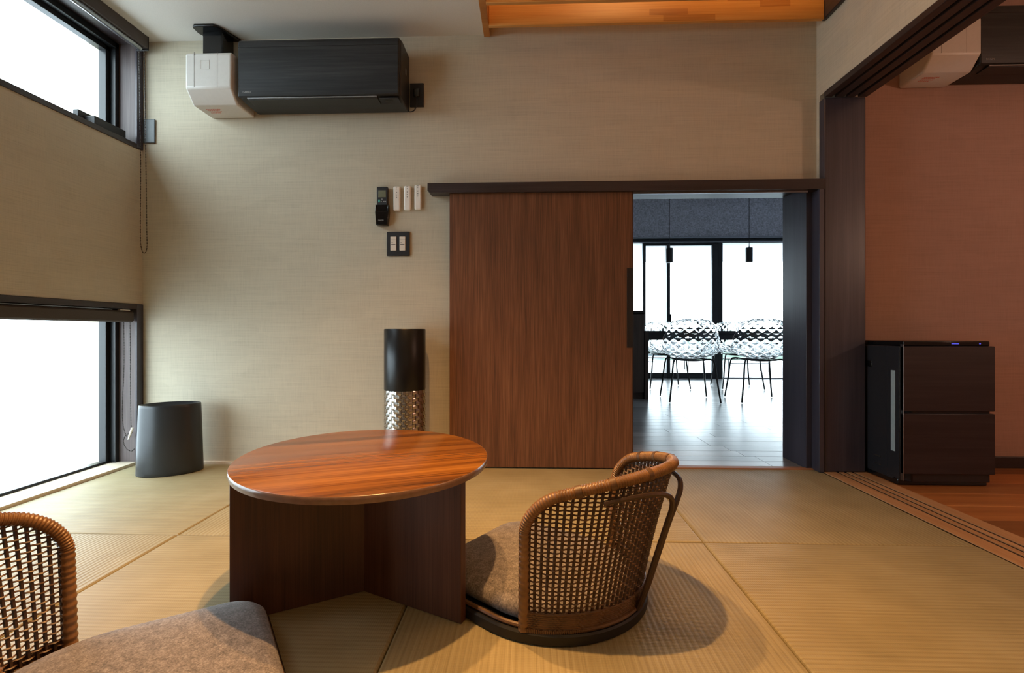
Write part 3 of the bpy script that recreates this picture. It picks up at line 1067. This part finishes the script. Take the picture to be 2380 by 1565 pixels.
# ------------------------------------------------------------------ side room on the right
struct('wall_side_room', bx(XR2, 4.3, 2.565, 2.7, -0.1, 2.5), M['wallpaper_brown'], 'brown papered wall behind the dark air purifier', 'wall')
struct('wall_side_room_right', bx(4.2, 4.3, YF, 2.7, -0.1, 2.5), M['wallpaper_brown'], 'far right wall of the side room', 'wall')
struct('ceiling_side_room', bx(XR2, 4.3, YF, 2.7, 2.42, 2.5), M['plaster'], 'ceiling of the side room', 'ceiling')
struct('baseboard_side_room', bx(XR2, 4.2, 2.554, 2.566, 0.0, 0.058), M['dark_wood_x'], 'dark baseboard below the brown side-room wall', 'baseboard', 0.002)


def plank_floor(fl, key, x0, x1, y0, y1, wd, L0, z=0.0):
    cache = {}
    y = y0
    r = 0
    while y < y1 - 0.001:
        h = min(wd, y1 - y)
        x = x0 - random.uniform(0, L0 * 0.6)
        while x < x1:
            a, b = max(x, x0), min(x + L0, x1)
            x += L0
            if b - a < 0.02:
                continue
            m_ = M['%s%d' % (key, random.randrange(4))]
            bx(a + 0.0006, b - 0.0006, y + 0.0008, y + h - 0.0008, z - 0.012, z).build('plank', m_, fl, 0.001, seg=1)
        y += wd
        r += 1


fl = struct('floor_side_room', bx(XR2 - 0.01, 4.3, YF, 2.7, -0.1, -0.014), M['subfloor'], 'honey-coloured wooden floor of the side room', 'floor')
plank_floor(fl, 'warm', XR2 + 0.004, 4.2, 0.35, 2.565, 0.15, 1.8)
struct('floor_side_room_front', bx(XR2 + 0.004, 4.2, YF, 0.349, -0.013, 0.0), M['warm2'], 'near stretch of the side-room floor', 'floor')

t = thing('air_purifier', 'dark brown floor-standing air purifier with pale side vent beyond the opening', 'air purifier', (1.876, 2.365, 0))
bx(-0.196, 0.196, -0.105, 0.135, 0.0, 0.030).build('plinth', M['gloss_black'], t, 0.004)
w = MB().prism([(-0.198, -0.075), (-0.150, -0.125), (0.190, -0.125), (0.198, -0.10), (0.198, 0.135), (-0.198, 0.135)], 0.020, 0.632, 'Z')
w.build('body', M['purifier_body'], t, 0.004)
bx(-0.190, 0.187, -0.128, 0.130, 0.632, 0.655).build('top_panel', M['gloss_black'], t, 0.004)
bx(-0.199, 0.199, -0.140, -0.122, 0.342, 0.632).build('front_panel', M['purifier_front'], t, 0.003, label='upper front panel')
bx(-0.199, 0.199, -0.140, -0.122, 0.060, 0.331).build('front_panel', M['purifier_front'], t, 0.003, label='lower front panel')
bx(-0.199, -0.1965, -0.140, -0.121, 0.030, 0.640).build('chrome_edge', M['alu'], t, 0.0005, label='thin bright edge strip')
bx(-0.2005, -0.196, -0.118, -0.040, 0.030, 0.632).build('side_panel', M['purifier_body'], t, 0.002)
bx(-0.2020, -0.198, -0.094, -0.068, 0.150, 0.520).build('side_vent', M['vent_grey'], t, 0.001, label='pale grey side vent')
h = MB().box(-0.2005, -0.196, 0.060, 0.110, 0.525, 0.555)
h.build('carry_recess', M['gloss_black'], t, 0.001)
h = MB().box(-0.2015, -0.196, 0.000, 0.045, 0.100, 0.106).box(-0.2015, -0.196, 0.000, 0.045, 0.062, 0.066)
h.build('tank_latch', M['alu'], t)
bx(0.020, 0.052, -0.1287, -0.126, 0.641, 0.646).build('indicator_light', M['led'], t)
bx(0.140, 0.147, -0.1287, -0.126, 0.641, 0.646).build('indicator_light', M['led'], t)

# ------------------------------------------------------------------ dining room beyond the low doorway
DX0, DX1, DYW = -2.3, 5.6, 7.19
fl = struct('floor_dining', bx(DX0, DX1, YD, DYW + 0.1, -0.1, -0.014).box(0.48, 1.44, 2.54, YD, -0.1, -0.014), M['subfloor'], 'grey-brown plank floor of the dining room', 'floor')
plank_floor(fl, 'plank', 0.35, 4.4, YD + 0.012, DYW, 0.125, 1.55)
plank_floor(fl, 'plank', 0.48, 1.414, 2.553, YD + 0.012, 0.097, 1.2)
struct('floor_dining_side', bx(DX0, 0.349, YD + 0.012, DYW, -0.013, 0), M['plank1'], 'dining floor hidden behind the walnut door', 'floor')
struct('floor_dining_far', bx(4.401, DX1, YD + 0.012, DYW, -0.013, 0), M['plank2'], 'far right stretch of the dining floor', 'floor')
struct('ceiling_dining', bx(DX0, DX1, YD, DYW + 0.1, 2.72, 2.82), M['dark_wall'], 'dark dining room ceiling', 'ceiling')
w = MB()
w.box(DX0, DX1, DYW, DYW + 0.15, 2.075, 2.75)
w.box(DX0, -0.10, DYW, DYW + 0.15, -0.1, 2.075)
struct('wall_dining_back', w, M['dark_wall'], 'dark speckled wall band above the dining room windows', 'wall')
struct('wall_dining_left', bx(DX0 - 0.1, DX0, YD, DYW + 0.15, -0.1, 2.8), M['dark_wall'], 'dark left wall of the dining room', 'wall')
struct('wall_dining_right', bx(DX1, DX1 + 0.1, YD - 0.2, DYW + 0.15, -0.1, 2.8), M['dark_wall'], 'dark right wall of the dining room', 'wall')
struct('wall_dining_near', bx(XR2, DX1, YD - 0.035, YD, -0.1, 2.8), M['dark_wall'], 'dining room side of the doorway wall', 'wall')

win = bx(-0.10, DX1, DYW - 0.02, DYW + 0.12, 1.985, 2.075).build('window_3', M['black_alu'], None, 0.003)
tag(win, 'wide black-framed terrace windows behind the dining table', 'window', kind='structure')
bx(-0.10, DX1, DYW - 0.06, DYW - 0.02, 2.052, 2.075).build('curtain_rail', M['alu'], win, 0.002)
bx(-0.10, DX1, DYW - 0.05, DYW - 0.02, 1.995, 2.010).build('curtain_rail', M['alu'], win, 0.002)
for x0, x1, nm in ((-0.10, -0.03, 'window_stile'), (1.688, 1.728, 'window_stile'), (2.035, 2.085, 'window_stile'), (2.695, 2.775, 'window_stile'), (2.778, 2.845, 'window_stile'), (4.30, 4.40, 'window_stile')):
    bx(x0, x1, DYW, DYW + 0.07, 0.0, 1.985).build(nm, M['black_alu'], win, 0.003)
bx(1.70, 2.775, DYW + 0.005, DYW + 0.065, 0.0, 0.085).build('bottom_rail', M['black_alu'], win, 0.003)
bx(1.70, 2.775, DYW + 0.005, DYW + 0.065, 1.955, 1.986).build('top_rail', M['black_alu'], win, 0.003)
bx(2.775, DX1, DYW, DYW + 0.11, 0.0, 0.02).build('window_sill', M['alu'], win, 0.002)
bx(1.728, 2.035, DYW - 0.005, DYW + 0.005, 0.93, 1.06).build('handle', M['matte_black'], win, 0.003) if False else None
bx(2.085, 2.100, DYW - 0.012, DYW + 0.01, 0.80, 0.95).build('handle', M['matte_black'], win, 0.003)
for a, b in ((-0.03, 1.688), (1.728, 2.035), (2.085, 2.695), (2.845, 4.30), (4.40, 5.55)):
    bx(a, b, DYW + 0.030, DYW + 0.036, 0.02, 1.985).build('pane', M['glass'], win)

# outside: terrace, roof soffit, sea and hill
struct('ground', bx(-2.2, 14, DYW + 0.15, 12.0, -0.2, -0.02), M['deck'], 'pale terrace outside the dining windows', 'terrace')
struct('roof', bx(-2.2, 14, DYW + 0.15, 10.35, 2.16, 2.30), M['soffit'], 'pale boarded roof soffit over the terrace', 'roof')
struct('ground_left', bx(-14, XL - 0.26, -6, 9, -0.2, -0.12), M['deck'], 'pale ground outside the floor-level window', 'ground')
struct('sea', bx(-900, 900, 60, 900, -12, -11.5), M['sea'], 'pale sea under the bright sky', 'sea')
hm = MB()
rings = []
for i in range(41):
    u = i / 40
    x = 55 + 150 * u
    hgt = (5.8 * math.exp(-((u - 0.215) / 0.05) ** 2) + 4.6 * math.exp(-((u - 0.075) / 0.055) ** 2) + 3.0 * math.exp(-((u - 0.85) / 0.16) ** 2)) + 0.3 * math.sin(9 * u)
    hgt = max(0.05, hgt)
    rings.append([(x, 230 - 30 * math.cos(PI * k / 8), -11.4 + (hgt + 11.4) * math.sin(PI * k / 8)) for k in range(9)])
hm.rings(rings, closed_u=False, cap0=False, cap1=False)
tag(hm.build('hill', M['hill'], None, smooth=80), 'low hazy green hill on the horizon beyond the terrace', 'hill', kind='structure')


# ------------------------------------------------------------------ dining furniture
t = thing('dining_table', 'long dark dining table in front of the terrace windows', 'table', (2.6, 5.55, 0))
bx(-1.372, 1.35, -0.42, 0.42, 0.672, 0.704).build('tabletop', M['dining_top'], t, 0.003)
bx(-1.372, 1.32, -0.40, 0.40, 0.607, 0.672).build('apron', M['dining_top'], t, 0.002)
for x in (1.28,):
    for y in (-0.36, 0.36):
        bx(x - 0.035, x + 0.035, y - 0.035, y + 0.035, 0.0, 0.607).build('leg', M['dining_top'], t, 0.002)


def shell_mesh():
    NU, NV = 96, 84
    prof = [(0.235, 0.430), (0.215, 0.452), (0.12, 0.448), (0.0, 0.432), (-0.10, 0.432), (-0.175, 0.462), (-0.220, 0.530), (-0.245, 0.620), (-0.262, 0.710), (-0.275, 0.785), (-0.280, 0.815)]
    cl = spline([(0, y, z) for y, z in prof], 16)
    wid = [(0.0, 0.17), (0.08, 0.215), (0.3, 0.250), (0.5, 0.275), (0.68, 0.272), (0.82, 0.240), (0.92, 0.185), (1.0, 0.09)]

    def W(v):
        for (a, b), (c, d_) in zip(wid[:-1], wid[1:]):
            if v <= c:
                f = (v - a) / (c - a)
                f = f * f * (3 - 2 * f)
                return b + (d_ - b) * f
        return wid[-1][1]
    rows = []
    for j in range(NV + 1):
        v = j / NV
        q = cl[min(len(cl) - 1, int(v * (len(cl) - 1)))]
        q2 = cl[min(len(cl) - 1, int(v * (len(cl) - 1)) + 1)]
        f = v * (len(cl) - 1) - int(v * (len(cl) - 1))
        q = q.lerp(q2, f)
        wv = W(v)
        row = []
        for i in range(NU + 1):
            u = 2 * i / NU - 1
            a = abs(u)
            bend = a ** 2.2
            back = min(1, max(0, (v - 0.30) / 0.3))
            row.append(Vector((wv * math.sin(u * 1.25) / math.sin(1.25), q.y + 0.155 * bend * back, q.z + 0.105 * bend * (1 - back) + 0.02 * bend * back * (1 - v))))
        rows.append(row)
    # quilted diamond facets pushed out along the normal
    out = []
    for j in range(NV + 1):
        r = []
        for i in range(NU + 1):
            p = rows[j][i]
            du = rows[j][min(NU, i + 1)] - rows[j][max(0, i - 1)]
            dv = rows[min(NV, j + 1)][i] - rows[max(0, j - 1)][i]
            nrm = du.cross(dv).normalized()
            s_, t_ = i / 6.5, j / 4.0
            A, B = (s_ + t_) / 2, (s_ - t_) / 2
            fa, fb = abs((A % 1) - 0.5) * 2, abs((B % 1) - 0.5) * 2
            r.append((p - nrm * 0.002, p + nrm * (0.0015 + 0.0075 * (1 - max(fa, fb)))))
        out.append(r)
    # one closed skin: faceted outside, smooth inside, joined round the rim
    g = MB()
    w_ = NU + 1
    n_ = (NV + 1) * w_
    vs = [q[0] for r in out for q in r] + [q[1] for r in out for q in r]
    fs = []
    for j in range(NV):
        for i in range(NU):
            a, b, c, d_ = j * w_ + i, j * w_ + i + 1, (j + 1) * w_ + i + 1, (j + 1) * w_ + i
            fs += [(d_, c, b, a), (a + n_, b + n_, c + n_, d_ + n_)]
    edge = [i for i in range(w_)] + [j * w_ + NU for j in range(1, NV + 1)] + [NV * w_ + i for i in range(NU - 1, -1, -1)] + [j * w_ for j in range(NV - 1, 0, -1)]
    for a, b in zip(edge, edge[1:] + edge[:1]):
        fs.append((a, b, b + n_, a + n_))
    g.add(vs, fs)
    return g


def make_dining_chair(label, loc, rz):
    t = thing('dining_chair', label, 'chair', loc, rz, 'clear shell chairs at the dining table')
    s = shell_mesh().build('shell', M['clear'], t, smooth=12)
    ring = [(0.17 * math.cos(a) , 0.15 * math.sin(a), 0.415 + 0.006 * math.cos(2 * a)) for a in [2 * PI * k / 32 for k in range(32)]]
    MB().tube(ring, 0.008, 8, loop=True).build('seat_frame', M['chair_steel'], t)
    for sx, sy in ((1, 1), (-1, 1), (1, -1), (-1, -1)):
        p = spline([(0.10 * sx, 0.125 * sy, 0.412), (0.165 * sx, 0.165 * sy, 0.420), (0.195 * sx, 0.190 * sy, 0.385), (0.215 * sx, 0.212 * sy, 0.20), (0.240 * sx, 0.235 * sy, 0.006)], 8)
        MB().tube(p, 0.0085, 8).build('leg', M['chair_steel'], t)
    MB().tube([(-0.10, 0.125, 0.412), (0.10, 0.125, 0.412)], 0.007, 6).build('cross_bar', M['chair_steel'], t)
    MB().tube([(-0.10, -0.125, 0.412), (0.10, -0.125, 0.412)], 0.007, 6).build('cross_bar', M['chair_steel'], t)
    return t


d1 = make_dining_chair('clear quilted shell chair on the near side of the dining table, nearer the cabinet', (1.632, 4.985, 0), math.radians(-4))
for x, y, a, lab in ((2.318, 4.985, -3, 'clear quilted shell chair on the near side of the dining table, beside the door jamb'),
                     (1.70, 6.10, 180, 'clear quilted shell chair on the far side of the dining table, next to the cabinet'),
                     (2.58, 6.10, 176, 'clear quilted shell chair on the far side of the table, by the thick window stile')):
    c = copy_tree(d1)
    c.location = (x, y, 0)
    c.rotation_euler = (0, 0, math.radians(a))
    c['label'] = lab

proto = None
for x, lab in ((1.556, 'small black cylinder pendant lamp nearer the cabinet, hanging over the table'),
               (2.421, 'small black cylinder pendant lamp nearer the door jamb, hanging over the table')):
    if proto is None:
        proto = thing('pendant_lamp', lab, 'pendant lamp', (x, 5.4, 1.457), 0, 'black pendant lamps over the dining table')
        MB().lathe([(0.034, 0.0), (0.037, 0.002), (0.037, 0.155), (0.034, 0.158), (0.006, 0.160), (0.006, 0.175)], 24).build('lamp_shade', M['matte_black'], proto)
        MB().tube([(0, 0, 0.170), (0, 0, 1.26)], 0.0035, 6).build('cord', M['matte_black'], proto)
    else:
        c = copy_tree(proto)
        c.location = (x, 5.4, 1.457)
        c['label'] = lab

t = thing('kitchen_cabinet', 'dark wood-grain kitchen cabinet end beside the dining table', 'cabinet', (0.9, 5.0, 0))
bx(-0.70, 0.278, 0.02, 0.75, 0.0, 0.880).build('carcass', M['cabinet'], t, 0.002)
bx(0.284, 0.322, -0.03, 0.75, 0.0, 0.700).build('end_panel', M['cabinet'], t, 0.001)
bx(0.284, 0.290, 0.0, 0.75, 0.700, 0.880).build('end_strip', M['cabinet'], t, 0.001)
bx(-0.70, 0.276, -0.028, 0.018, 0.075, 0.874).build('cabinet_door', M['cabinet'], t, 0.0015)
bx(-0.72, 0.288, -0.035, 0.77, 0.880, 0.908).build('worktop', M['matte_black'], t, 0.002)

proto = None
for x, y, lab in ((2.55, 9.05, 'low slatted terrace bench outside, seen between the chair legs nearer the cabinet'),
                  (3.85, 8.75, 'low slatted terrace bench outside, seen between the chair legs by the door jamb')):
    if proto is None:
        proto = thing('terrace_bench', lab, 'bench', (x, y, -0.02), math.radians(-6), 'slatted benches on the terrace')
        for k in range(7):
            yy = -0.15 + 0.05 * k
            bx(-0.42, 0.42, yy, yy + 0.030, 0.225, 0.240).build('slat', M['chair_steel'], proto, 0.002)
        for sx in (-0.36, 0.36):
            for sy in (-0.13, 0.15):
                bx(sx - 0.007, sx + 0.007, sy - 0.007, sy + 0.007, 0.0, 0.225).build('leg', M['chair_steel'], proto)
        bx(-0.36, 0.36, -0.137, -0.123, 0.155, 0.167).build('stretcher', M['chair_steel'], proto)
    else:
        c = copy_tree(proto)
        c.location = (x, y, -0.02)
        c.rotation_euler = (0, 0, math.radians(4))
        c['label'] = lab
